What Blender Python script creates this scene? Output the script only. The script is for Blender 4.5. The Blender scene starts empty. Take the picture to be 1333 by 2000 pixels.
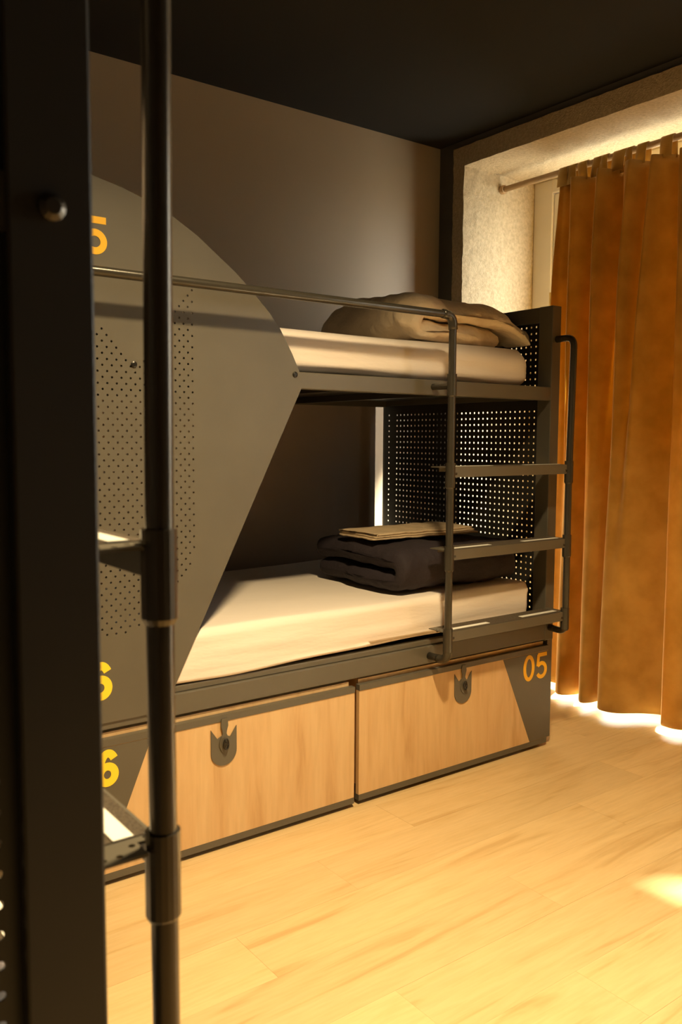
import bpy, bmesh, math, random
from mathutils import Vector, Matrix, noise, geometry
random.seed(7)
S = bpy.context.scene
COL = S.collection

# ------------------------------------------------------------------ camera
cam_d = bpy.data.cameras.new('camera'); cam = bpy.data.objects.new('camera', cam_d); COL.objects.link(cam)
CP = Vector((-0.6434, -2.1457, 1.2))
CR = Vector((0.80119, -0.598385, 0.005429)); CU = Vector((0.047256, 0.072312, 0.996262)); CF = Vector((0.596541, 0.797939, -0.086213))
mw = Matrix((CR, CU, -CF)).transposed().to_4x4(); mw.translation = CP
cam.matrix_world = mw
cam_d.sensor_fit = 'VERTICAL'; cam_d.sensor_height = 36.0; cam_d.lens = 1675.06 / 2000 * 36
cam_d.clip_start = 0.02
cam_d.dof.use_dof = True; cam_d.dof.focus_distance = 3.0; cam_d.dof.aperture_fstop = 8.0
S.camera = cam

# ------------------------------------------------------------------ light
S.view_settings.view_transform = 'Standard'; S.view_settings.look = 'None'
S.view_settings.exposure = 0.12; S.view_settings.gamma = 1.0; S.view_settings.use_curve_mapping = False
W = bpy.data.worlds.new('sky'); S.world = W; W.use_nodes = True
bg = W.node_tree.nodes['Background']; bg.inputs[1].default_value = 14.0
_nt = W.node_tree; _tc = _nt.nodes.new('ShaderNodeTexCoord'); _sp = _nt.nodes.new('ShaderNodeSeparateXYZ'); _rp = _nt.nodes.new('ShaderNodeValToRGB')
_nt.links.new(_tc.outputs['Generated'], _sp.inputs[0]); _nt.links.new(_sp.outputs['Z'], _rp.inputs[0]); _nt.links.new(_rp.outputs[0], bg.inputs[0])
_rp.color_ramp.elements[0].position = 0.0; _rp.color_ramp.elements[0].color = (0.50, 0.46, 0.38, 1)      # ground outside
_rp.color_ramp.elements[1].position = 0.02; _rp.color_ramp.elements[1].color = (1.0, 0.97, 0.90, 1)     # pale hazy sky

def light(name, kind, loc, direction, energy, color, **kw):
    d = bpy.data.lights.new(name, kind); d.energy = energy; d.color = color
    for k, v in kw.items(): setattr(d, k, v)
    o = bpy.data.objects.new(name, d); COL.objects.link(o); o.location = loc
    o.rotation_euler = Vector(direction).to_track_quat('-Z', 'Y').to_euler(); return o
SUN = (-0.80, 0.60, -1.25)
light('sun', 'SUN', (5, -3, 5), SUN, 44.0, (1.0, 0.90, 0.74), angle=math.radians(3.0))
light('ceiling_lamp', 'AREA', (0.47, -1.18, 2.60), (0, 0, -1), 60.0, (1.0, 0.74, 0.40), shape='DISK', size=0.16, spread=math.radians(120))
pt = light('window_portal', 'AREA', (3.0, -0.84, 1.25), (-1, 0, 0), 1.0, (1, 1, 1), shape='RECTANGLE', size=3.5, size_y=2.5)
pt.data.cycles.is_portal = True

# ------------------------------------------------------------------ materials
def mat(name, col, rough=0.5, metal=0.0, noise_amt=0.0, nscale=20, bump=0.0, bscale=200, spec=0.5, stretch=(1, 1, 1), col2=None, sheen=0.0, emit=None, detail=4):
    m = bpy.data.materials.new(name); m.use_nodes = True; nt = m.node_tree; b = nt.nodes['Principled BSDF']
    b.inputs['Base Color'].default_value = (*col, 1); b.inputs['Roughness'].default_value = rough; b.inputs['Metallic'].default_value = metal
    b.inputs['Specular IOR Level'].default_value = spec
    if sheen: b.inputs['Sheen Weight'].default_value = sheen
    if emit: b.inputs['Emission Color'].default_value = (*emit[0], 1); b.inputs['Emission Strength'].default_value = emit[1]
    if noise_amt or bump:
        tc = nt.nodes.new('ShaderNodeTexCoord'); mp = nt.nodes.new('ShaderNodeMapping'); mp.inputs['Scale'].default_value = stretch
        nt.links.new(tc.outputs['Object'], mp.inputs[0])
    if noise_amt or col2:
        n = nt.nodes.new('ShaderNodeTexNoise'); n.inputs['Scale'].default_value = nscale; n.inputs['Detail'].default_value = detail
        nt.links.new(mp.outputs[0], n.inputs[0])
        r = nt.nodes.new('ShaderNodeValToRGB'); c2 = col2 or tuple(c * (1 - noise_amt) for c in col)
        r.color_ramp.elements[0].position = 0.3; r.color_ramp.elements[1].position = 0.7
        r.color_ramp.elements[0].color = (*c2, 1); r.color_ramp.elements[1].color = (*col, 1)
        nt.links.new(n.outputs['Fac'], r.inputs[0]); nt.links.new(r.outputs[0], b.inputs['Base Color'])
    if bump:
        n2 = nt.nodes.new('ShaderNodeTexNoise'); n2.inputs['Scale'].default_value = bscale; n2.inputs['Detail'].default_value = 3
        nt.links.new(mp.outputs[0], n2.inputs[0]); bp = nt.nodes.new('ShaderNodeBump'); bp.inputs['Strength'].default_value = bump; bp.inputs['Distance'].default_value = 0.01
        nt.links.new(n2.outputs['Fac'], bp.inputs['Height']); nt.links.new(bp.outputs[0], b.inputs['Normal'])
    return m

M = {}
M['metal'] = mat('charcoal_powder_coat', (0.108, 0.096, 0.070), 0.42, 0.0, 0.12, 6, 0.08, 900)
M['pipe'] = mat('charcoal_pipe', (0.052, 0.046, 0.034), 0.25, 0.25, 0.1, 30, 0.03, 300)
M['metal_near'] = mat('shaded_powder_coat', (0.030, 0.026, 0.020), 0.40, 0.0, 0.12, 6, 0.08, 900)  # same coating as the far bunk, foreground shade put into the colour
M['pipe_near'] = mat('shaded_pipe', (0.10, 0.085, 0.065), 0.27, 0.75, 0.1, 30)  # same pipe as the far bunk, retuned dark with bright edges for shade
M['back'] = mat('grey_back_board', (0.36, 0.29, 0.24), 0.33, 0.0, 0.08, 4, 0.05, 500)
M['far_wall'] = mat('charcoal_wall_paint', (0.07, 0.066, 0.06), 0.6, 0, 0.1, 4)
M['panel_dark'] = mat('dark_sheet_steel', (0.030, 0.028, 0.024), 0.38, 0.0, 0.1, 5, 0.04, 800)
M['wall'] = mat('grey_wall_paint', (0.47, 0.385, 0.27), 0.40, 0.0, 0.05, 3, 0.10, 350)
M['ceiling'] = mat('black_ceiling_paint', (0.007, 0.0055, 0.0035), 0.9, 0, 0.1, 5)
M['dark_plaster'] = mat('dark_grey_plaster', (0.12, 0.112, 0.098), 0.7, 0, 0.15, 10, 0.2, 200)
M['concrete'] = mat('bush_hammered_concrete', (0.58, 0.46, 0.29), 0.85, 0, 0.0, 75, 0.45, 160, col2=(0.42, 0.33, 0.20), detail=6)
M['frame_white'] = mat('cream_window_paint', (0.74, 0.68, 0.58), 0.4, 0, 0.04, 8)
M['rod'] = mat('pale_wooden_rod', (0.46, 0.30, 0.15), 0.75, 0, 0.2, 30, stretch=(8, 1, 8))
M['brass'] = mat('brass', (0.7, 0.5, 0.2), 0.3, 1.0)
M['sheet'] = mat('white_cotton_sheet', (0.80, 0.72, 0.63), 0.85, 0, 0.04, 5, 0.10, 18, sheen=0.2, stretch=(1, 2, 5))
M['duvet_cream'] = mat('cream_cotton', (0.84, 0.70, 0.50), 0.85, 0, 0.12, 8, 0.9, 22, sheen=0.2)
M['duvet_dark'] = mat('dark_plum_cotton', (0.016, 0.0095, 0.013), 0.85, 0, 0.15, 8, 0.6, 30)
M['linen'] = mat('beige_linen', (0.56, 0.43, 0.27), 0.85, 0, 0.2, 25, 0.4, 80)
M['rubber'] = mat('black_rubber', (0.015, 0.014, 0.012), 0.7)
M['grit'] = mat('brown_grit_tape', (0.16, 0.12, 0.075), 0.9, 0, 0.5, 300, 0.8, 700)
M['strip'] = mat('pale_glow_tape', (0.86, 0.86, 0.78), 0.4)
M['yellow'] = mat('yellow_paint', (0.95, 0.66, 0.03), 0.5)
M['orange'] = mat('amber_paint', (0.90, 0.50, 0.01), 0.5)
M['black_metal'] = mat('black_metal', (0.03, 0.028, 0.025), 0.3, 0.6)
M['gap'] = mat('dark_underlay', (0.02, 0.017, 0.013), 0.9)

def wood(name, c1, c2, c3, axis, rough=0.35, obj_rand=True, gscale=1.0, knots=True):
    """long grain running along `axis`"""
    m = bpy.data.materials.new(name); m.use_nodes = True; nt = m.node_tree; b = nt.nodes['Principled BSDF']; L = nt.links.new
    tc = nt.nodes.new('ShaderNodeTexCoord'); mp = nt.nodes.new('ShaderNodeMapping')
    sc = [7.0 * gscale, 7.0 * gscale, 7.0 * gscale]; sc[axis] = 0.7 * gscale; mp.inputs['Scale'].default_value = sc
    oi = nt.nodes.new('ShaderNodeObjectInfo'); ad = nt.nodes.new('ShaderNodeVectorMath'); ad.operation = 'ADD'
    ml = nt.nodes.new('ShaderNodeVectorMath'); ml.operation = 'SCALE'; ml.inputs['Scale'].default_value = 37.0
    cb = nt.nodes.new('ShaderNodeCombineXYZ')
    for i in range(3): L(oi.outputs['Random'], cb.inputs[i])
    L(cb.outputs[0], ml.inputs[0]); L(tc.outputs['Object'], mp.inputs[0]); L(mp.outputs[0], ad.inputs[0]); L(ml.outputs[0], ad.inputs[1])
    n = nt.nodes.new('ShaderNodeTexNoise'); n.inputs['Scale'].default_value = 1.6; n.inputs['Detail'].default_value = 5; n.inputs['Distortion'].default_value = 0.9
    L(ad.outputs[0], n.inputs[0])
    n3 = nt.nodes.new('ShaderNodeTexNoise'); n3.inputs['Scale'].default_value = 9.0; n3.inputs['Detail'].default_value = 3; L(ad.outputs[0], n3.inputs[0])
    r = nt.nodes.new('ShaderNodeValToRGB'); e = r.color_ramp.elements
    e[0].position = 0.30; e[0].color = (*c3, 1); e[1].position = 0.62; e[1].color = (*c1, 1); x = e.new(0.42); x.color = (*c2, 1)
    L(n.outputs['Fac'], r.inputs[0])
    mx = nt.nodes.new('ShaderNodeMixRGB'); mx.blend_type = 'MULTIPLY'; mx.inputs[0].default_value = 0.22
    r2 = nt.nodes.new('ShaderNodeValToRGB'); r2.color_ramp.elements[0].position = 0.35; r2.color_ramp.elements[0].color = (0.7, 0.66, 0.6, 1); r2.color_ramp.elements[1].position = 0.6
    L(n3.outputs['Fac'], r2.inputs[0]); L(r.outputs[0], mx.inputs[1]); L(r2.outputs[0], mx.inputs[2])
    hs = nt.nodes.new('ShaderNodeHueSaturation'); mr = nt.nodes.new('ShaderNodeMapRange'); mr.inputs[3].default_value = 0.93; mr.inputs[4].default_value = 1.06
    L(oi.outputs['Random'], mr.inputs[0]); L(mr.outputs[0], hs.inputs['Value']); L(mx.outputs[0], hs.inputs['Color']); L(hs.outputs[0], b.inputs['Base Color'])
    b.inputs['Roughness'].default_value = rough
    bp = nt.nodes.new('ShaderNodeBump'); bp.inputs['Strength'].default_value = 0.06; bp.inputs['Distance'].default_value = 0.004
    L(n3.outputs['Fac'], bp.inputs['Height']); L(bp.outputs[0], b.inputs['Normal'])
    return m
M['plank'] = wood('oak_laminate', (0.66, 0.475, 0.235), (0.63, 0.445, 0.21), (0.53, 0.35, 0.15), 0, 0.40, gscale=1.7)
M['drawer_wood'] = wood('oak_drawer_front', (0.68, 0.47, 0.235), (0.64, 0.42, 0.20), (0.55, 0.34, 0.145), 2, 0.45, gscale=1.2)

def curtain_mat():
    m = bpy.data.materials.new('ochre_velvet'); m.use_nodes = True; nt = m.node_tree; L = nt.links.new
    b = nt.nodes['Principled BSDF']; out = nt.nodes['Material Output']
    b.inputs['Base Color'].default_value = (0.36, 0.21, 0.065, 1); b.inputs['Roughness'].default_value = 0.75; b.inputs['Sheen Weight'].default_value = 1.0
    b.inputs['Sheen Tint'].default_value = (1.0, 0.8, 0.5, 1); b.inputs['Sheen Roughness'].default_value = 0.3
    t = nt.nodes.new('ShaderNodeBsdfTranslucent'); t.inputs[0].default_value = (0.74, 0.37, 0.03, 1)
    mx = nt.nodes.new('ShaderNodeMixShader'); mx.inputs[0].default_value = 0.18
    tc = nt.nodes.new('ShaderNodeTexCoord'); mp = nt.nodes.new('ShaderNodeMapping'); mp.inputs['Scale'].default_value = (1, 1, 1)
    n = nt.nodes.new('ShaderNodeTexNoise'); n.inputs['Scale'].default_value = 9; n.inputs['Detail'].default_value = 5
    r = nt.nodes.new('ShaderNodeValToRGB'); r.color_ramp.elements[0].color = (0.33, 0.195, 0.035, 1); r.color_ramp.elements[1].color = (0.48, 0.30, 0.07, 1)
    r.color_ramp.elements[0].position = 0.35; r.color_ramp.elements[1].position = 0.65
    L(tc.outputs['Object'], mp.inputs[0]); L(mp.outputs[0], n.inputs[0]); L(n.outputs['Fac'], r.inputs[0]); L(r.outputs[0], b.inputs['Base Color'])
    L(b.outputs[0], mx.inputs[1]); L(t.outputs[0], mx.inputs[2]); L(mx.outputs[0], out.inputs[0])
    return m
M['curtain'] = curtain_mat()
def glass_mat():
    m = bpy.data.materials.new('window_glass'); m.use_nodes = True; nt = m.node_tree; L = nt.links.new
    for n in list(nt.nodes):
        if n.type != 'OUTPUT_MATERIAL': nt.nodes.remove(n)
    out = [n for n in nt.nodes if n.type == 'OUTPUT_MATERIAL'][0]
    t = nt.nodes.new('ShaderNodeBsdfTransparent'); t.inputs[0].default_value = (0.95, 0.97, 0.96, 1)
    g = nt.nodes.new('ShaderNodeBsdfGlossy'); g.inputs['Roughness'].default_value = 0.03
    mx = nt.nodes.new('ShaderNodeMixShader'); mx.inputs[0].default_value = 0.06; L(t.outputs[0], mx.inputs[1]); L(g.outputs[0], mx.inputs[2]); L(mx.outputs[0], out.inputs[0])
    return m
M['glass'] = glass_mat()

# ------------------------------------------------------------------ helpers
def link(name, bm, m, parent=None, smooth=False, xf=None, bevel=0.0):
    if xf:
        for v in bm.verts: v.co = xf(v.co)
    bmesh.ops.recalc_face_normals(bm, faces=bm.faces)
    me = bpy.data.meshes.new(name); bm.to_mesh(me); bm.free()
    me.materials.append(m)
    if smooth:
        for p in me.polygons: p.use_smooth = True
    o = bpy.data.objects.new(name, me); COL.objects.link(o); o.parent = parent
    if bevel:
        b = o.modifiers.new('bevel', 'BEVEL'); b.width = bevel; b.segments = 2; b.limit_method = 'ANGLE'
    return o
def box(bm, a, b):
    x0, y0, z0 = a; x1, y1, z1 = b
    v = [bm.verts.new(p) for p in ((x0,y0,z0),(x1,y0,z0),(x1,y1,z0),(x0,y1,z0),(x0,y0,z1),(x1,y0,z1),(x1,y1,z1),(x0,y1,z1))]
    for f in ((0,1,2,3),(7,6,5,4),(0,4,5,1),(1,5,6,2),(2,6,7,3),(3,7,4,0)): bm.faces.new([v[i] for i in f])
def boxes(*bs):
    bm = bmesh.new()
    for a, b in bs: box(bm, a, b)
    return bm
def tube(bm, pts, r, seg=14, caps=True, rs=None):
    pts = [Vector(p) for p in pts]; rings = []
    t0 = (pts[1] - pts[0]).normalized(); up = Vector((0, 0, 1)) if abs(t0.z) < 0.9 else Vector((1, 0, 0))
    n = t0.cross(up).normalized()
    for i, p in enumerate(pts):
        if i == 0: t = pts[1] - pts[0]
        elif i == len(pts) - 1: t = pts[-1] - pts[-2]
        else: t = (pts[i+1] - pts[i]).normalized() + (pts[i] - pts[i-1]).normalized()
        t.normalize(); n = (n - t * n.dot(t)).normalized(); b = t.cross(n)
        rr = rs[i] if rs else r
        rings.append([bm.verts.new(p + (n * math.cos(a) + b * math.sin(a)) * rr) for a in [2*math.pi*k/seg for k in range(seg)]])
    for A, B in zip(rings, rings[1:]):
        for k in range(seg): bm.faces.new((A[k], A[(k+1) % seg], B[(k+1) % seg], B[k]))
    if caps: bm.faces.new(rings[0][::-1]); bm.faces.new(rings[-1])
def bend(a, c, b, rad, n=6):
    """corner at c between a and b, rounded"""
    a, c, b = Vector(a), Vector(c), Vector(b); u = (a - c).normalized(); v = (b - c).normalized(); out = []
    for i in range(n + 1):
        t = i / n; out.append((c + u * rad) * (1-t)**2 + c * 2*t*(1-t) + (c + v * rad) * t*t)
    return out
def prism(bm, pts2, y0, y1):
    """polygon in x-z extruded along y"""
    A = [bm.verts.new((x, y0, z)) for x, z in pts2]; B = [bm.verts.new((x, y1, z)) for x, z in pts2]
    bm.faces.new(A); bm.faces.new(B[::-1]); n = len(A)
    for i in range(n): bm.faces.new((A[i], B[i], B[(i+1) % n], A[(i+1) % n]))
def pip(x, y, poly):
    c = False; n = len(poly)
    for i in range(n):
        x1, y1 = poly[i]; x2, y2 = poly[(i+1) % n]
        if (y1 > y) != (y2 > y) and x < (x2-x1)*(y-y1)/(y2-y1)+x1: c = not c
    return c
def holed(outline, holes, r, thick, seg=8):
    """flat plate (u,v) with real round holes; returns bmesh in (u, thickness, v)"""
    V = [Vector(p) for p in outline]; Fs = [list(range(len(V)))]
    for (cx, cy) in holes:
        k = len(V)
        for i in range(seg):
            a = 2*math.pi*i/seg; V.append(Vector((cx + r*math.cos(a), cy + r*math.sin(a))))
        Fs.append(list(range(k, k+seg)))
    vo, eo, fo, ov, oe, of = geometry.delaunay_2d_cdt(V, [], Fs, 1, 1e-6)
    bm = bmesh.new()
    A = [bm.verts.new((p.x, 0, p.y)) for p in vo]; B = [bm.verts.new((p.x, thick, p.y)) for p in vo]
    keep = [f for f, o in zip(fo, of) if o == [0] or (len(o) == 1 and o[0] == 0)]
    cnt = {}
    for f in keep:
        bm.faces.new([A[i] for i in f]); bm.faces.new([B[i] for i in reversed(f)])
        for i in range(len(f)):
            e = (f[i], f[(i+1) % len(f)]); cnt[tuple(sorted(e))] = cnt.get(tuple(sorted(e)), 0) + 1
    for (i, j), c in cnt.items():
        if c == 1: bm.faces.new((A[i], A[j], B[j], B[i]))
    return bm
def empty(name, loc, label, cat, group=None):
    o = bpy.data.objects.new(name, None); COL.objects.link(o); o.location = loc
    o['label'] = label; o['category'] = cat; o.empty_display_size = 0.1
    if group: o['group'] = group
    return o
def tag(o, label, cat, group=None):
    o['label'] = label; o['category'] = cat
    if group: o['group'] = group
    return o
def struct(name, bm, m, **k):
    o = link(name, bm, m, **k); o['kind'] = 'structure'; return o

# ------------------------------------------------------------------ room
D = 1.10; WX = 2.39; CZ = 2.635; LX = -1.50; BY = -3.9
struct('wall_back', boxes(((LX-0.1, D, 0), (WX+0.6, D+0.12, CZ))), M['wall'])
struct('wall_left', boxes(((LX-0.12, BY, 0), (LX, D, CZ))), M['far_wall'])
struct('wall_front', boxes(((LX-0.1, BY-0.12, 0), (WX+0.6, BY, CZ))), M['far_wall'])
struct('ceiling', boxes(((LX-0.1, BY-0.1, CZ), (WX+0.62, D+0.1, CZ+0.12))), M['ceiling'])
NY0 = -2.60          # far end of the window niche, outside the frame
struct('wall_right', boxes(((WX, 0.988, 0), (2.96, D, CZ)), ((WX, BY, 0), (2.96, NY0-0.075, CZ)), ((WX, NY0-0.075, 2.60), (2.96, 0.988, CZ))), M['dark_plaster'])

def rough_box(a, b, step=0.022, amp=0.0035):
    bm = bmesh.new(); a = Vector(a); b = Vector(b); ns = [max(1, int((b[i]-a[i])/step)) for i in range(3)]; cache = {}
    def gv(i, j, k):
        key = (i, j, k)
        if key not in cache:
            p = Vector((a[0]+(b[0]-a[0])*i/ns[0], a[1]+(b[1]-a[1])*j/ns[1], a[2]+(b[2]-a[2])*k/ns[2]))
            p += noise.noise_vector(p*22) * amp + noise.noise_vector(p*70) * amp * 0.5
            cache[key] = bm.verts.new(p)
        return cache[key]
    for ax in range(3):
        u, v = [i for i in range(3) if i != ax]
        for side in (0, ns[ax]):
            for i in range(ns[u]):
                for j in range(ns[v]):
                    q = []
                    for di, dj in ((0,0),(1,0),(1,1),(0,1)):
                        idx = [0,0,0]; idx[ax] = side; idx[u] = i+di; idx[v] = j+dj; q.append(gv(*idx))
                    bm.faces.new(q)
    return bm
struct('trim_1', rough_box((2.372, 0.913, 0.0), (2.955, 0.986, 2.60)), M['concrete'])
struct('trim_2', rough_box((2.372, NY0, 2.508), (2.955, 0.9125, 2.60), 0.04), M['concrete'])
struct('trim_3', rough_box((2.372, NY0-0.073, 0.0), (2.955, NY0, 2.60), 0.06), M['concrete'])

# floor of laminate planks running along the bunk
flo = struct('floor', boxes(((LX-0.1, BY-0.1, -0.12), (2.96, D+0.1, -0.011))), M['gap'])
PW = 0.190; row = 0; y = D
while y > BY:
    y0 = max(y - PW, BY); x = LX; off = (0.0, 0.52, 0.23, 0.81, 0.37, 0.66)[row % 6] * 1.29
    x1 = LX + 0.25 + off if off > 0.1 else LX + 1.29
    while x < 2.955:
        xe = min(x1, 2.955)
        bm = bmesh.new(); cx = (x+xe)/2; cy = (y+y0)/2
        h = random.uniform(-0.00015, 0.00015)
        box(bm, (x+0.0002-cx, y0+0.0002-cy, -0.011), (xe-0.0002-cx, y-0.0002-cy, h))
        p = link('plank', bm, M['plank'], flo); p.location = (cx, cy, 0)
        x = xe; x1 = x + 1.29
    y = y0; row += 1

# ------------------------------------------------------------------ window behind the curtain
XF = 2.88
def window(name, y1, y0, hinge=False):
    """frame between y0..y1 (y1 nearer the bunk)"""
    fw = 0.045 if name != 'window_1' else 0.118
    w = struct(name, boxes(((XF, y1-fw, 0.03), (XF+0.07, y1, 2.508)), ((XF, y0, 0.03), (XF+0.07, y0+0.045, 2.508)),
        ((XF, y0+0.045, 2.44), (XF+0.07, y1-fw, 2.508)), ((XF, y0+0.045, 0.0), (XF+0.07, y1-fw, 0.06))), M['frame_white'], bevel=0.004)
    a1 = y1-fw-0.003; a0 = y0+0.048; s = 0.115
    link('sash', boxes(((XF+0.012, a1-s, 0.064), (XF+0.06, a1, 2.436)), ((XF+0.012, a0, 0.064), (XF+0.06, a0+0.08, 2.436)),
        ((XF+0.012, a0+0.08, 2.402), (XF+0.06, a1-s, 2.436)), ((XF+0.012, a0+0.08, 0.064), (XF+0.06, a1-s, 0.16))), M['frame_white'], w, bevel=0.004)
    link('pane', boxes(((XF+0.034, a1-s, 0.16), (XF+0.038, a0+0.08, 2.402))), M['glass'], w)
    if hinge:
        for z in (1.90, 0.40):
            bm = bmesh.new(); tube(bm, [(XF+0.004, a1+0.001, z-0.045), (XF+0.004, a1+0.001, z+0.045)], 0.007, 10)
            link('hinge', bm, M['brass'], w, smooth=True)
    return w
window('window_1', 0.9115, -0.25, True)
window('window_2', -0.252, -1.42)
window('window_3', -1.422, NY0+0.001)

# ------------------------------------------------------------------ digits
def ribbon(pts, w, closed=False):
    """2-D stroke outline as quads"""
    n = len(pts); L = []; R = []
    for i in range(n):
        a = pts[(i-1) % n] if (closed or i > 0) else pts[i]; b = pts[(i+1) % n] if (closed or i < n-1) else pts[i]
        d = Vector((b[0]-a[0], b[1]-a[1])).normalized(); nrm = Vector((-d.y, d.x))
        L.append((pts[i][0]+nrm.x*w/2, pts[i][1]+nrm.y*w/2)); R.append((pts[i][0]-nrm.x*w/2, pts[i][1]-nrm.y*w/2))
    return L, R
def arc(cx, cy, rx, ry, a0, a1, n):
    return [(cx+rx*math.cos(math.radians(a0+(a1-a0)*i/n)), cy+ry*math.sin(math.radians(a0+(a1-a0)*i/n))) for i in range(n+1)]
def digit(ch, w, width=0.62):
    """strokes inside 0..width x 0..1"""
    h = w/2; c = width/2
    if ch == '0': return [(arc(c, .5, c-h, .5-h, 0, 360, 40)[:-1], True)]
    if ch == '5':
        return [([(width-.02, 1-h), (.10, 1-h)], False), ([(.13, 1-h+.02), (.09, .50)], False),
                ([(.10, .53)] + arc(c-.01, .335, c-h+.01, .335-h, 128, -150, 30), False)]
    if ch == '6':
        return [(arc(c, .325, c-h, .325-h, 0, 360, 32)[:-1], True),
                (arc(c+.02, .42, c-h+.02, .58-h, 180, 42, 24), False)]
def number(text, x0, z0, height, w, y, m, parent, gapw=0.10, width=0.60):
    bm = bmesh.new(); ox = 0
    for ch in text:
        for pts, closed in digit(ch, w, width):
            L, R = ribbon(pts, w, closed); n = len(pts)
            P = lambda q, yy: bm.verts.new((x0 + (q[0]+ox)*height, yy, z0 + q[1]*height))
            fl = [P(q, y) for q in L]; fr = [P(q, y) for q in R]; bl = [P(q, y+.0006) for q in L]; br = [P(q, y+.0006) for q in R]
            for i in range(n if closed else n-1):
                j = (i+1) % n
                bm.faces.new((fl[i], fl[j], fr[j], fr[i])); bm.faces.new((bl[i], br[i], br[j], bl[j]))
                bm.faces.new((fl[i], bl[i], bl[j], fl[j])); bm.faces.new((fr[i], fr[j], br[j], br[i]))
            y -= 0.00015
        ox += width + gapw
    return link('number', bm, m, parent)

# ------------------------------------------------------------------ bunk bed
def emblem(cx, zb, w, h, hump=0.68):
    """shield with two horns and a rounded foot: tips, valleys, centre"""
    r = w/2; pts = []
    zt = zb + h; zv = zb + h*0.735; zc = zb + h*hump*1.16
    pts += [(cx-r, zt), (cx-r*0.50, zv), (cx-r*0.22, zc), (cx+r*0.22, zc), (cx+r*0.50, zv), (cx+r, zt)]
    pts += [(cx + r*math.cos(a), zb + r*(1+math.sin(a))) for a in [-math.pi*i/20 for i in range(21)]]
    return pts

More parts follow.
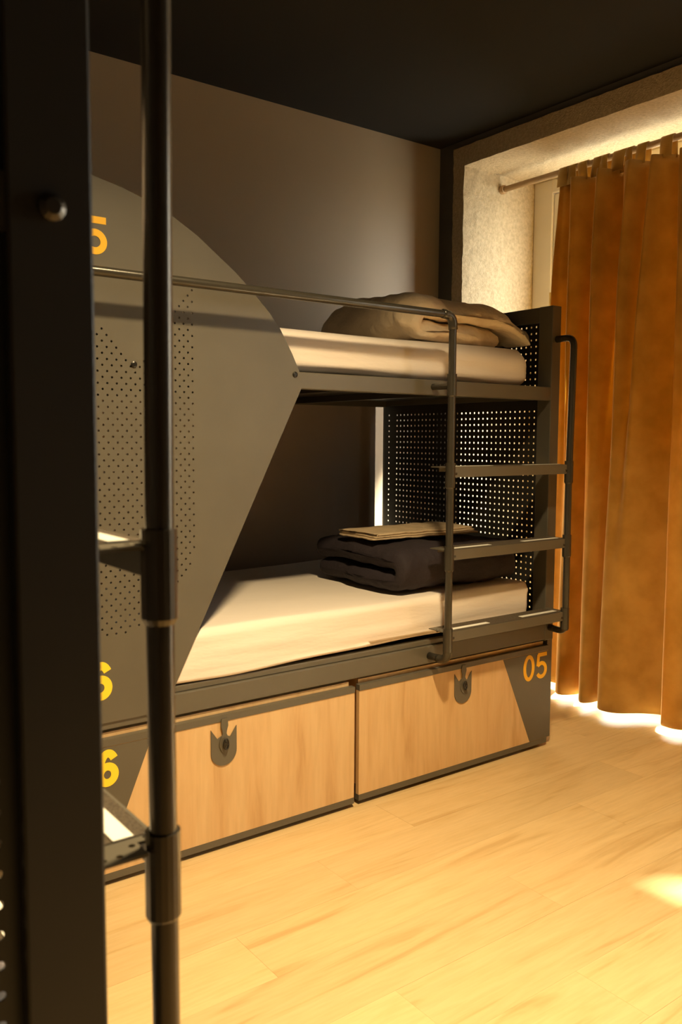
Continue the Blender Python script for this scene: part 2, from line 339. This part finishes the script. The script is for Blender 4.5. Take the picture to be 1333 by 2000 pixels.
def build_bunk(root, xf, numbers, ladder_off, standoff, detail, zt=1.600, me=None, pm=None):
    def P(name, bm, m, parent=root, **k): return link(name, bm, m, parent, xf=xf, **k)
    me = me or M['metal']; pm = pm or M['pipe']
    # posts
    for (x0, x1) in ((0.0, 0.05), (1.95, 2.0)):
        P('post', boxes(((x0, 0.0, 0.42), (x1, 0.066, 1.70))), me, bevel=0.003)
        P('post', boxes(((x0 if x0 == 0 else 1.988, 1.022, 0.03), (x1 if x0 else 0.012, 1.04, 1.70))), me)
        P('side_panel', boxes(((x0 if x0 == 0 else 1.972, 0.004, 0.03), (x1 if x0 else 0.028, 1.02, 0.42))), me)
        for yy in (0.045, 0.98):
            bm = bmesh.new(); xc = (0.045 if x0 == 0 else 1.945)
            tube(bm, [(xc, yy, 0.0), (xc, yy, 0.008), (xc, yy, 0.0081), (xc, yy, 0.04)], 0.02, 14, rs=[0.024, 0.024, 0.009, 0.009])
            P('foot', bm, M['rubber'], smooth=False)
    # end frames: rails and perforated sheets
    cols = [0.082 + 0.025*k for k in range(35)] + [0.990]
    for side, xi, xo in ((0, 0.012, 0.0), (1, 1.985, 2.0)):
        a, b = (0.002, 0.040) if side == 0 else (1.960, 1.998)
        P('end_rail', boxes(((a, 0.066, 1.645), (b, 1.022, 1.70))), me)
        P('end_rail', boxes(((a, 0.066, 1.350), (b, 1.022, 1.392))), me)
        P('end_rail', boxes(((a, 0.066, 0.42), (b, 1.022, 0.50))), me)
        x = 0.015 if side == 0 else 1.983
        for z0, z1, n in ((0.50, 1.350, 32), (1.392, 1.645, 10)):
            zs = [(0.532 if z0 < 1 else 1.407) + 0.025*k for k in range(n)]
            zs = [z for z in zs if z0+0.012 < z < z1-0.012]
            if side == 1 or detail:
                hs = [(c, z) for c in cols for z in zs]
            else: hs = []
            if side == 0: hs = []
            bm = holed([(0.066, z0), (1.022, z0), (1.022, z1), (0.066, z1)], hs, 0.0042, 0.0015)
            for v in bm.verts: v.co = Vector((x + v.co.y, v.co.x, v.co.z))
            P('perforated_panel', bm, M['panel_dark'])
    # rails and decks
    P('bed_rail', boxes(((0.05, 0.0, 1.345), (1.95, 0.035, 1.395))), me, bevel=0.003)
    P('bed_rail', boxes(((0.028, 0.985, 1.345), (1.96, 1.02, 1.395))), me)
    P('bed_rail', boxes(((0.05, 0.0, 0.424), (1.95, 0.035, 0.486)), ((0.05, 0.010, 0.486), (1.95, 0.035, 0.505))), me, bevel=0.003)
    P('bed_rail', boxes(((0.028, 0.985, 0.424), (1.96, 1.02, 0.505))), me)
    P('bed_base', boxes(((0.041, 0.035, 1.372), (1.959, 0.985, 1.388))), M['panel_dark'])
    P('bed_base', boxes(((0.041, 0.035, 0.470), (1.959, 0.985, 0.490))), M['panel_dark'])
    for xx in (0.55, 1.0, 1.45):
        P('crossbar', boxes(((xx-0.02, 0.035, 1.347), (xx+0.02, 0.985, 1.371))), M['panel_dark'])
    P('back_panel', boxes(((0.05, 1.021, 0.47), (1.925, 1.033, 1.375))), M['back'])
    # big shaped front panel with pierced emblem
    curve = [(0.806, 1.344), (0.809, 1.368), (0.800, 1.395), (0.775, 1.445), (0.730, 1.519), (0.690, 1.564), (0.636, 1.615), (0.585, 1.659), (0.530, 1.698), (0.465, 1.744), (0.400, 1.780), (0.330, 1.810), (0.255, 1.833), (0.177, 1.850), (0.090, 1.862), (0.0, 1.866)]
    outl = [(0.0, 0.445), (0.352, 0.445)] + curve
    holes = []
    if detail:
        emb = [(-.115, 1.635), (.065, 1.385), (.135, 1.475), (.215, 1.475), (.285, 1.380), (.456, 1.635)] + [(0.17 + 0.286*math.cos(a), 0.945 + 0.275*math.sin(a)) for a in [-math.pi*i/24 for i in range(25)]]
        i = 0; xx = 0.4475
        while xx > 0.02:
            z = 0.62 + (0.01525 if i % 2 else 0)
            while z < 1.63:
                if pip(xx, z, emb): holes.append((xx, z))
                z += 0.0305
            xx -= 0.01275; i += 1
    bm = holed(outl, holes, 0.0031, 0.0035)
    for v in bm.verts: v.co.y -= 0.0045
    fp = P('front_panel', bm, me)
    for (bx, bz) in ((0.784, 1.386), (0.278, 1.388), (0.03, 0.475), (0.03, 1.388)):
        bm = bmesh.new(); tube(bm, [(bx, -0.0046, bz), (bx, -0.007, bz), (bx, -0.0085, bz)], 0.008, 12, rs=[0.0085, 0.0085, 0.005]); P('bolt', bm, M['black_metal'])
    for bz in (1.371,):
        for bx in (1.975,):
            bm = bmesh.new(); tube(bm, [(2.0004, 0.033, bz), (2.003, 0.033, bz), (2.006, 0.033, bz)], 0.01, 14, rs=[0.0105, 0.0105, 0.006]); P('bolt', bm, pm)
    if numbers:
        o = number('05', 0.0745, 1.657, 0.094, 0.185, -0.0052, M['orange'], fp, gapw=0.13, width=0.66); o['label'] = 'amber number 05 at the top of the panel'
        o = number('06', 0.066, 0.508, 0.103, 0.21, -0.0052, M['yellow'], fp, gapw=0.10, width=0.62); o['label'] = 'yellow number 06 at the foot of the panel'
    # drawers
    for k, (x0, x1, y, cx, zb, tri) in enumerate(((0.030, 1.012, -0.010, 0.533, 0.252, ((0.0305, 0.381), (0.310, 0.381), (0.166, 0.035), (0.0305, 0.035))),
                                     (1.036, 1.970, -0.004, 1.505, 0.256, ((1.714, 0.381), (1.9695, 0.381), (1.9695, 0.035), (1.872, 0.035))))):
        d = P('drawer', boxes(((x0, y, 0.034), (x1, y+0.016, 0.382))), M['drawer_wood'])
        P('drawer_trim', boxes(((x0, y-0.002, 0.383), (x1, y+0.018, 0.402)), ((x0, y-0.001, 0.014), (x1, y+0.02, 0.0335))), me, d)
        P('drawer_box', boxes(((x0+0.01, y+0.019, 0.06), (x1-0.01, 0.90, 0.415))), M['drawer_wood'], d)
        bm = bmesh.new(); prism(bm, tri, y-0.0008, y-0.0001); P('painted_corner', bm, me, d)
        if numbers:
            if k == 0: number('06', 0.0795, 0.274, 0.101, 0.21, y-0.0018, M['yellow'], d, width=0.62)
            else: number('05', 1.826, 0.276, 0.102, 0.15, y-0.0018, M['orange'], d, gapw=0.09, width=0.62)
        bm = bmesh.new(); prism(bm, emblem(cx, zb, 0.084, 0.112), y-0.0030, y-0.0009); P('lock_plate', bm, me, d)
        # hasp: bulb, neck, oval loop
        prof = [(0.392, .009), (0.384, .011), (0.370, .012), (0.355, .0075), (0.347, .0065), (0.340, .010), (0.325, .016), (0.312, .017), (0.298, .011), (0.290, .004)]
        zo = zb-0.252
        bm = bmesh.new(); prism(bm, [(cx+.001-w_, z_+zo) for z_, w_ in prof] + [(cx+.001+w_, z_+zo) for z_, w_ in reversed(prof)], y-0.0062, y-0.0034); P('hasp', bm, me, d, bevel=0.0008)
        bm = bmesh.new(); tube(bm, [(cx+.002+.0075*math.cos(a), y-0.013, 0.318+zo+.015*math.sin(a)) for a in [2*math.pi*i/16 for i in range(17)]], 0.0028, 8); P('lock_ring', bm, M['black_metal'], d, smooth=True)
        bm = bmesh.new(); tube(bm, [(cx+.002, y-0.004, 0.318+zo), (cx+.002, y-0.014, 0.318+zo)], 0.006, 12); P('lock_barrel', bm, M['black_metal'], d, smooth=False)
    # ladder
    xr = 2.0-ladder_off; xl = xr-0.610; ys = -standoff; r = 0.0127
    bm = bmesh.new()
    top = [(0.045, -0.005, zt)] + bend((0.045, 0, zt), (0.045, ys, zt), (0.5, ys, zt), 0.035) + bend((1, ys, zt), (xl, ys, zt), (xl, ys, 1.2), 0.035)
    path = top + [(xl, ys, 0.9)] + bend((xl, ys, 0.9), (xl, ys, 0.452), (xl, 0, 0.452), 0.035) + [(xl, -0.0005, 0.452)]
    tube(bm, path, r, 16); lad = P('ladder', bm, pm, smooth=True)
    bm = bmesh.new()
    zs = zt-0.025; path = [(xr+0.022, -0.0005, zs)] + bend((xr+0.022, 0, zs), (xr+0.010, ys, zs), (xr, ys, 1.2), 0.040) + [(xr, ys, 1.0)] + bend((xr, ys, 0.9), (xr+0.005, ys, 0.470), (xr+0.022, 0, 0.470), 0.040) + [(xr+0.022, -0.0005, 0.470)]
    tube(bm, path, r, 16); P('side_pipe', bm, pm, lad, smooth=True)
    for zr in (1.105, 0.828, 0.550):
        for px_ in (xl, xr):
            bm = bmesh.new(); tube(bm, [(px_, ys, zr+0.014), (px_, ys, zr+0.0139), (px_, ys, zr-0.066), (px_, ys, zr-0.072)], r, 18, rs=[0.0130, 0.0163, 0.0163, 0.0130]); P('collar', bm, pm, lad, smooth=False)
        a, b = xl+0.0175, xr-0.0175; y0, y1 = ys-0.004, -0.004; yc = ys+0.0175
        hs = [(xx + s_*dx_, ys+dy_) for xx, s_ in ((xl, 1), (xr, -1)) for dx_, dy_ in ((0.024, 0.006), (0.014, 0.024), (0.001, 0.041), (0.001, 0.056)) if ys+dy_ < y1-0.005]
        bm = holed([(a, y0), (b, y0), (b, yc), (xr+0.008, yc), (xr+0.008, y1), (xl-0.008, y1), (xl-0.008, yc), (a, yc)], hs, 0.0034, 0.003)
        for v in bm.verts: v.co = Vector((v.co.x, v.co.z, zr - v.co.y))
        box(bm, (a, y0, zr-0.034), (b, y0+0.003, zr-0.0031)); box(bm, (a+0.01, y1-0.003, zr-0.018), (b-0.01, y1, zr-0.0031))
        rg = P('rung', bm, M['metal'], lad)
        gm = boxes(((xl+0.028, y0+0.004, zr), (xr-0.028, y1-0.003, zr+0.0012))); P('grip_tape', gm, M['grit'], lad)
        for q0, q1 in ((xl+0.0285, xl+0.22), (xr-0.22, xr-0.0285)):
            P('glow_strip', boxes(((q0, ys+0.016, zr+0.0013), (q1, ys+0.036, zr+0.0022))), M['strip'], lad)
        for px_, s in ((xl, 1), (xr, -1)):
            bm = bmesh.new(); tube(bm, [(px_+s*0.010, ys, zr-0.022), (px_+s*0.026, ys, zr-0.022)], 0.006, 10); P('bolt', bm, pm, lad, smooth=False)
    bm = bmesh.new(); tube(bm, [(xl, ys, 1.41), (xl, ys, 1.4099), (xl, ys, 1.34), (xl, ys, 1.335)], r, 18, rs=[0.013, 0.0163, 0.0163, 0.013]); P('collar', bm, pm, lad)
    bm = bmesh.new(); tube(bm, [(xl, ys+0.008, 1.372), (xl, 0.001, 1.372)], 0.011, 12); P('bracket', bm, pm, lad, smooth=False)
    # elbows
    for path in (bend((1, ys, zt), (xl, ys, zt), (xl, ys, 1.2), 0.035), bend((xl, ys, 0.9), (xl, ys, 0.452), (xl, 0, 0.452), 0.035)):
        bm = bmesh.new(); d0 = (path[0]-path[1]).normalized()*0.012; d1 = (path[-1]-path[-2]).normalized()*0.012
        tube(bm, [path[0]+d0] + path + [path[-1]+d1], 0.0152, 16); P('elbow', bm, pm, lad, smooth=True)

ident = lambda c: c
far = empty('bunk_bed', (0, 0, 0), 'charcoal steel bunk bed by the window with oak drawers numbered 05 and 06', 'bunk bed')
build_bunk(far, ident, True, 0.045, 0.090, True)
NX, NY = -0.390, -1.485
near = empty('bunk_bed', (NX, NY, 0), 'shaded charcoal steel bunk bed end in the left foreground with a blurred ladder pipe', 'bunk bed')
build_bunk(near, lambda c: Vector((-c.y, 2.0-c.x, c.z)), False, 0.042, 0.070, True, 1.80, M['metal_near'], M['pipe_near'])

# ------------------------------------------------------------------ mattresses
def mattress(x0, x1, y0, y1, z0, z1, seed, sag=0.0, r=0.045):
    """fitted-sheet mattress: rounded box with soft wrinkles along the sides"""
    bm = bmesh.new(); nx, nz, na = 90, 7, 5
    # cross-section loop (y,z)
    loop = []
    def side(p, q, n):
        for i in range(n): t = i/n; loop.append((p[0]+(q[0]-p[0])*t, p[1]+(q[1]-p[1])*t))
    def corner(cy, cz, a0):
        for i in range(na): a = math.radians(a0 + 90*i/na); loop.append((cy + r*math.cos(a), cz + r*math.sin(a)))
    ym, yM, zm, zM = y0, y1, z0, z1
    side((ym, zM-r), (ym, zm+r*0.5), 10); rb = r*0.5
    for i in range(na): a = math.radians(180+90*i/na); loop.append((ym+rb+rb*math.cos(a), zm+rb+rb*math.sin(a)))
    side((ym+rb, zm), (yM-rb, zm), 20)
    for i in range(na): a = math.radians(270+90*i/na); loop.append((yM-rb+rb*math.cos(a), zm+rb+rb*math.sin(a)))
    side((yM, zm+rb), (yM, zM-r), 8)
    corner(yM-r, zM-r, 0); side((yM-r, zM), (ym+r, zM), 26); corner(ym+r, zM-r, 90)
    cy, cz = (ym+yM)/2, (zm+zM)/2; rings = []
    us = []
    for i in range(6): a = math.pi/2*i/6; us.append((x0 + r*(1-math.cos(a)), r*(1-math.sin(a))))
    for i in range(nx+1): us.append((x0+r+(x1-x0-2*r)*i/nx, 0))
    for i in range(1, 7): a = math.pi/2*(1-i/6); us.append((x1 - r*(1-math.cos(a)), r*(1-math.sin(a))))
    for x, ins in us:
        ring = []
        for (yy, zz) in loop:
            fy = (yy-cy)/((yM-ym)/2); fz = (zz-cz)/((zM-zm)/2)
            Y = cy + (yy-cy)*(1-ins/((yM-ym)/2)); Z = cz + (zz-cz)*(1-ins/((zM-zm)/2))
            p = Vector((x, Y, Z)); amp = 0.0045 if abs(fy) > 0.9 else 0.0020
            q = Vector((x*2.2, Y*8, Z*34 + seed)); dd = noise.noise(q)*amp + noise.noise(Vector((x*0.9, Y*3, Z*10+seed*2)))*amp
            if fz > 0.9: p.z += dd + sag*math.exp(-((x-x1+0.15)/0.28)**2)
            if fy < -0.9: p.y += dd
            if fy < -0.75 and fz < -0.8: p.z += 0.010*noise.noise(Vector((x*2.6, seed, 0))) + 0.004 + 0.009*max(0, min(1, (x-0.55)/0.5))*(1 if z0 < 1 else 0)
            ring.append(bm.verts.new(p))
        rings.append(ring)
    n = len(loop)
    for A, B in zip(rings, rings[1:]):
        for k in range(n): bm.faces.new((A[k], A[(k+1) % n], B[(k+1) % n], B[k]))
    bm.faces.new(rings[0]); bm.faces.new(rings[-1][::-1])
    return bm
tag(link('mattress', mattress(0.055, 1.865, 0.007, 0.960, 0.506, 0.652, 3, 0.010, 0.022), M['sheet'], smooth=True), 'white-sheeted mattress on the lower bunk under the dark plum duvet', 'mattress')
tag(link('mattress', mattress(0.055, 1.880, 0.030, 0.930, 1.396, 1.532, 9, 0.004, 0.058), M['sheet'], smooth=True), 'white-sheeted mattress on the upper bunk under the cream duvet', 'mattress')
def nearx(c): return Vector((NX - c.y, NY + 2.0 - c.x, c.z))
tag(link('mattress', mattress(0.055, 1.880, 0.010, 0.950, 0.506, 0.650, 5), M['sheet'], smooth=True, xf=nearx), 'white mattress behind the perforated end of the near left bunk, lower bed', 'mattress')
tag(link('mattress', mattress(0.055, 1.880, 0.030, 0.930, 1.395, 1.530, 6), M['sheet'], smooth=True, xf=nearx), 'white mattress behind the perforated end of the near left bunk, upper bed', 'mattress')

# ------------------------------------------------------------------ folded bedding
def folded(L, Wd, t, seed, n_u=70, n_s=60, gap=0.006, lower=1.0, upper=1.0, amp=0.006, taper=0.75, fold_r=1.0, endpow=0.5):
    """U-folded padded slab. local: fold at x=0, layers run to +x (length L), swept along y (0..Wd), rests on z=0"""
    bm = bmesh.new(); h = t/2; R = h + gap/2
    # mid path
    mid = []
    Ll, Lu = L*lower - R - h, L*upper - R - h
    n1 = 26; nb = 14
    for i in range(n1): mid.append(Vector((R+h + Ll*(1-i/n1), 0, h)))
    for i in range(nb+1): a = -math.pi/2 - math.pi*i/nb; mid.append(Vector((R+h + (R)*math.cos(a), 0, h+R + R*math.sin(a))))
    for i in range(1, n1+1): mid.append(Vector((R+h + Lu*i/n1, 0, h+2*R)))
    prof = []   # (center, normal, half)
    N = len(mid)
    for i, p in enumerate(mid):
        tgt = (mid[min(i+1, N-1)] - mid[max(i-1, 0)]).normalized(); nr = Vector((-tgt.z, 0, tgt.x)); e = min(i, N-1-i)/N
        prof.append((p, nr, h))
    def sec(k, s_in, yy):
        ring = []
        caps = 6
        def pt(p, off):
            q = p + off; return q
        pts = []
        for (p, nr, hh) in prof: pts.append(p + nr*hh*k)
        p, nr, hh = prof[-1]; tg = (mid[-1]-mid[-2]).normalized()
        for i in range(1, caps): a = math.pi/2 - math.pi*i/caps; pts.append(p + nr*hh*k*math.sin(a) + tg*hh*k*math.cos(a))
        for (p, nr, hh) in reversed(prof): pts.append(p - nr*hh*k)
        p, nr, hh = prof[0]; tg = (mid[0]-mid[1]).normalized()
        for i in range(1, caps): a = -math.pi/2 + math.pi*i/caps; pts.append(p + nr*hh*k*math.sin(a) + tg*hh*k*math.cos(a))
        for q in pts:
            y_ = yy
            v = Vector((q.x, y_, q.z)); sd = Vector((seed*3.1, 0, 0))
            nv = noise.noise_vector(v*7+sd)*amp*1.3 + noise.noise_vector(v*20+sd)*amp*0.55
            w = noise.noise(Vector((v.x*4, v.y*26, v.z*9))+sd)*amp*0.45
            v += Vector((nv.x, nv.y*1.6, nv.z*0.8 + w)); v.z = max(v.z, 0.0005) if v.z < 0.004 else v.z
            # layers droop and bulge: top thinner towards the ends
            v.z *= 1 - (1-taper)*((yy/Wd-0.5)*2)**4
            ring.append(bm.verts.new(v))
        return ring
    rings = []
    for i in range(n_s+1):
        s = i/n_s; e = min(s, 1-s)*Wd; k = 1.0
        if e < h*1.3: k = max(0.12, (1-(1-e/(h*1.3))**2)**endpow)
        rings.append(sec(k, 0, s*Wd))
    n = len(rings[0])
    for A, B in zip(rings, rings[1:]):
        for j in range(n): bm.faces.new((A[j], A[(j+1) % n], B[(j+1) % n], B[j]))
    bm.faces.new(rings[0]); bm.faces.new(rings[-1][::-1])
    return bm
# cream duvet: fold on the left, layers open to the right, edge along the bed front
bm = folded(0.62, 0.50, 0.082, 2, amp=0.017, lower=0.72, upper=1.0)
for v in bm.verts:
    x, y_, z = v.co; u = x/0.62
    if z > 0.075: z -= 0.055*max(0, (u-0.70)/0.30)**1.6
    z *= 1.0 - 0.10*max(0, u-0.45)
    v.co = Vector((x, y_, z))
dv = link('folded_duvet', bm, M['duvet_cream'], smooth=True); dv.location = (1.30, 0.075, 1.539); dv.rotation_euler = (0, 0, math.radians(2))
tag(dv, 'cream folded duvet on the upper bunk mattress', 'duvet')
# plum duvet: fold towards the viewer, open end left
bm = folded(0.50, 0.585, 0.077, 5, amp=0.009, taper=0.94)
dd = link('folded_duvet', bm, M['duvet_dark'], smooth=True, xf=lambda c: Vector((c.y, c.x, c.z)))
dd.location = (1.252, 0.034, 0.6655); tag(dd, 'dark plum folded duvet on the lower bunk mattress', 'duvet')
# beige sheet folded flat on top of it
root = empty('folded_sheet', (1.262, 0.21, 0.837), 'beige folded linen sheet lying on the dark plum duvet', 'sheet')
for k in range(3):
    bm = bmesh.new(); nx, ny = 34, 16; top = {}; bot = {}
    for i in range(nx+1):
        for j in range(ny+1):
            x = i/nx*0.50 + (k*0.012 if i == 0 else 0); yy = j/ny*0.22 + 0.006*noise.noise(Vector((x*9, k*3, 0)))
            b = 0.007*noise.noise(Vector((x*7, yy*9, 1.0))) + 0.003*noise.noise(Vector((x*22, yy*22, 2)))
            z = b + k*0.0075
            top[i, j] = bm.verts.new((x, yy, z+0.0062)); bot[i, j] = bm.verts.new((x, yy, z))
    for i in range(nx):
        for j in range(ny):
            bm.faces.new((top[i,j], top[i+1,j], top[i+1,j+1], top[i,j+1])); bm.faces.new((bot[i,j], bot[i,j+1], bot[i+1,j+1], bot[i+1,j]))
    for i in range(nx): bm.faces.new((top[i,0], bot[i,0], bot[i+1,0], top[i+1,0])); bm.faces.new((top[i,ny], top[i+1,ny], bot[i+1,ny], bot[i,ny]))
    for j in range(ny): bm.faces.new((top[0,j], top[0,j+1], bot[0,j+1], bot[0,j])); bm.faces.new((top[nx,j], bot[nx,j], bot[nx,j+1], top[nx,j+1]))
    o = link('layer', bm, M['linen'], root, smooth=True); o.rotation_euler = (0, 0, math.radians(-3+2*k))

# ------------------------------------------------------------------ curtain and rod
RX, RZ = 2.635, 2.437
bm = bmesh.new(); tube(bm, [(RX, NY0+0.0005, RZ), (RX, 0.9125, RZ)], 0.014, 18)
rod = link('curtain_rod', bm, M['rod'], smooth=True); tag(rod, 'pale wooden curtain rod running under the concrete lintel', 'curtain rod')
for yy in (0.900, NY0+0.012):
    bm = bmesh.new(); tube(bm, [(RX, yy-0.012, RZ), (RX, yy+0.0115, RZ)], 0.021, 20); link('socket', bm, M['rod'], rod, smooth=False)

# fold curve (y, x) at the hem and at the top, left edge first
hem = [(.566,2.62),(.545,2.595),(.500,2.605),(.434,2.600),(.395,2.52),(.340,2.470),(.300,2.52),(.288,2.570),(.250,2.50),(.205,2.455),(.178,2.490),(.168,2.560),(.120,2.46),(.075,2.437),(.020,2.456),(-.05,2.54),(-.116,2.590),(-.165,2.50),(-.197,2.470),(-.265,2.485),(-.34,2.57)]
topc = [(.552,2.640),(.540,2.615),(.500,2.640),(.452,2.612),(.405,2.600),(.372,2.632),(.352,2.645),(.315,2.612),(.270,2.595),(.235,2.630),(.222,2.645),(.165,2.605),(.112,2.598),(.070,2.640),(.020,2.602),(-.045,2.645),(-.095,2.612),(-.140,2.600),(-.200,2.612),(-.270,2.640)]
k = 0
while hem[-1][0] > -1.72:
    yb = hem[-1][0]; yt = topc[-1][0]; a = 0.11 + 0.04*random.random()
    for f, xb, xt in ((0.35, 2.47, 2.605), (0.6, 2.455, 2.600), (1.0, 2.58+0.02*random.random(), 2.64)):
        hem.append((yb - a*1.35*f, xb)); topc.append((yt - a*1.30*f, xt))
    k += 1
def catmull(P, n):
    out = []
    for i in range(len(P)-1):
        p0 = P[max(i-1, 0)]; p1 = P[i]; p2 = P[i+1]; p3 = P[min(i+2, len(P)-1)]
        for s in range(n):
            t = s/n; out.append(tuple(0.5*((2*p1[c]) + (-p0[c]+p2[c])*t + (2*p0[c]-5*p1[c]+4*p2[c]-p3[c])*t*t + (-p0[c]+3*p1[c]-3*p2[c]+p3[c])*t**3) for c in (0, 1)))
    out.append(P[-1]); return out
def curtain(name, hem, topc, label, tabs, zh=0.030, zt=2.376):
    H = catmull(hem, 8); T = catmull([(a, 2.622+(b-2.622)*2.0) for a, b in topc], 8); nz = 60; bm = bmesh.new(); rows = []
    for j in range(nz+1):
        t = j/nz; z = zh + (zt-zh)*t; r = []
        w = t**0.8; am = 1.0
        for i, (h, tp) in enumerate(zip(H, T)):
            s = t**1.25
            yv = h[0]*(1-s) + tp[0]*s; xv = h[1]*(1-t**1.6) + tp[1]*t**1.6; xv += (xv-2.53)*0.55*math.sin(math.pi*min(1, t*1.02)) if xv > 2.53 and xv < 2.75 and h[0] < 0.40 else 0
            fine = 0.006*noise.noise(Vector((yv*14, z*1.3, 5)))*(1) + (0.060*noise.noise(Vector((yv*25, z*0.8, 9)))*min(1, max(0, t-0.25)*1.6))
            r.append(bm.verts.new((xv + fine, yv, z + (0.004*noise.noise(Vector((yv*6, 0, 2))) if j == 0 else 0))))
        rows.append(r)
    for A, B in zip(rows, rows[1:]):
        for i in range(len(A)-1): bm.faces.new((A[i], A[i+1], B[i+1], B[i]))
    c = link(name, bm, M['curtain'], smooth=True)
    so = c.modifiers.new('thickness', 'SOLIDIFY'); so.thickness = 0.003; so.offset = 0
    c['label'] = label; c['category'] = 'curtain'
    for (yc, wd, tilt) in tabs:
        bm = bmesh.new(); prof = []
        ro = 0.0162
        prof.append((RX-0.021, zt-0.012)); prof.append((RX-0.019, RZ-0.02))
        for i in range(11): a = math.pi - math.pi*i/10; prof.append((RX + ro*math.cos(a), RZ + ro*math.sin(a)))
        prof += [(RX+0.019, RZ-0.02), (RX+0.021, zt-0.012)]
        cols_ = []
        for (xx, zz) in prof:
            f = max(0, min(1, (zz-zt)/(RZ-zt))); yy = yc + tilt*(f-0.0)
            cols_.append([bm.verts.new((xx, yy-wd/2, zz)), bm.verts.new((xx, yy, zz)), bm.verts.new((xx, yy+wd/2, zz))])
        for A, B in zip(cols_, cols_[1:]):
            for i in range(2): bm.faces.new((A[i], A[i+1], B[i+1], B[i]))
        tb = link('tab', bm, M['curtain'], c, smooth=True)
        so = tb.modifiers.new('thickness', 'SOLIDIFY'); so.thickness = 0.0022; so.offset = 1
    return c
tabs = [(.515, .060, -.004), (.462, .050, .006), (.398, .050, .010), (.335, .044, -.008), (.284, .032, .006), (.219, .064, -.006), (.157, .030, .006), (.105, .048, -.004), (-.016, .056, .0)]
yy = -0.145
while yy > -1.45: tabs.append((yy, .058, random.uniform(-.01, .01))); yy -= 0.125
curtain('curtain', hem, topc, 'ochre brown tab-top curtain hanging in folds beside the far bunk', tabs)
hem2 = [(-2.24 - 0.058*i, 2.60 if i % 2 else 2.48) for i in range(6)]; top2 = [(-2.24 - 0.058*i, 2.64 if i % 2 else 2.605) for i in range(6)]
curtain('curtain', hem2, top2, 'second ochre curtain further along the rod, right of the picture', [(-2.28-0.10*i, .058, 0) for i in range(3)])
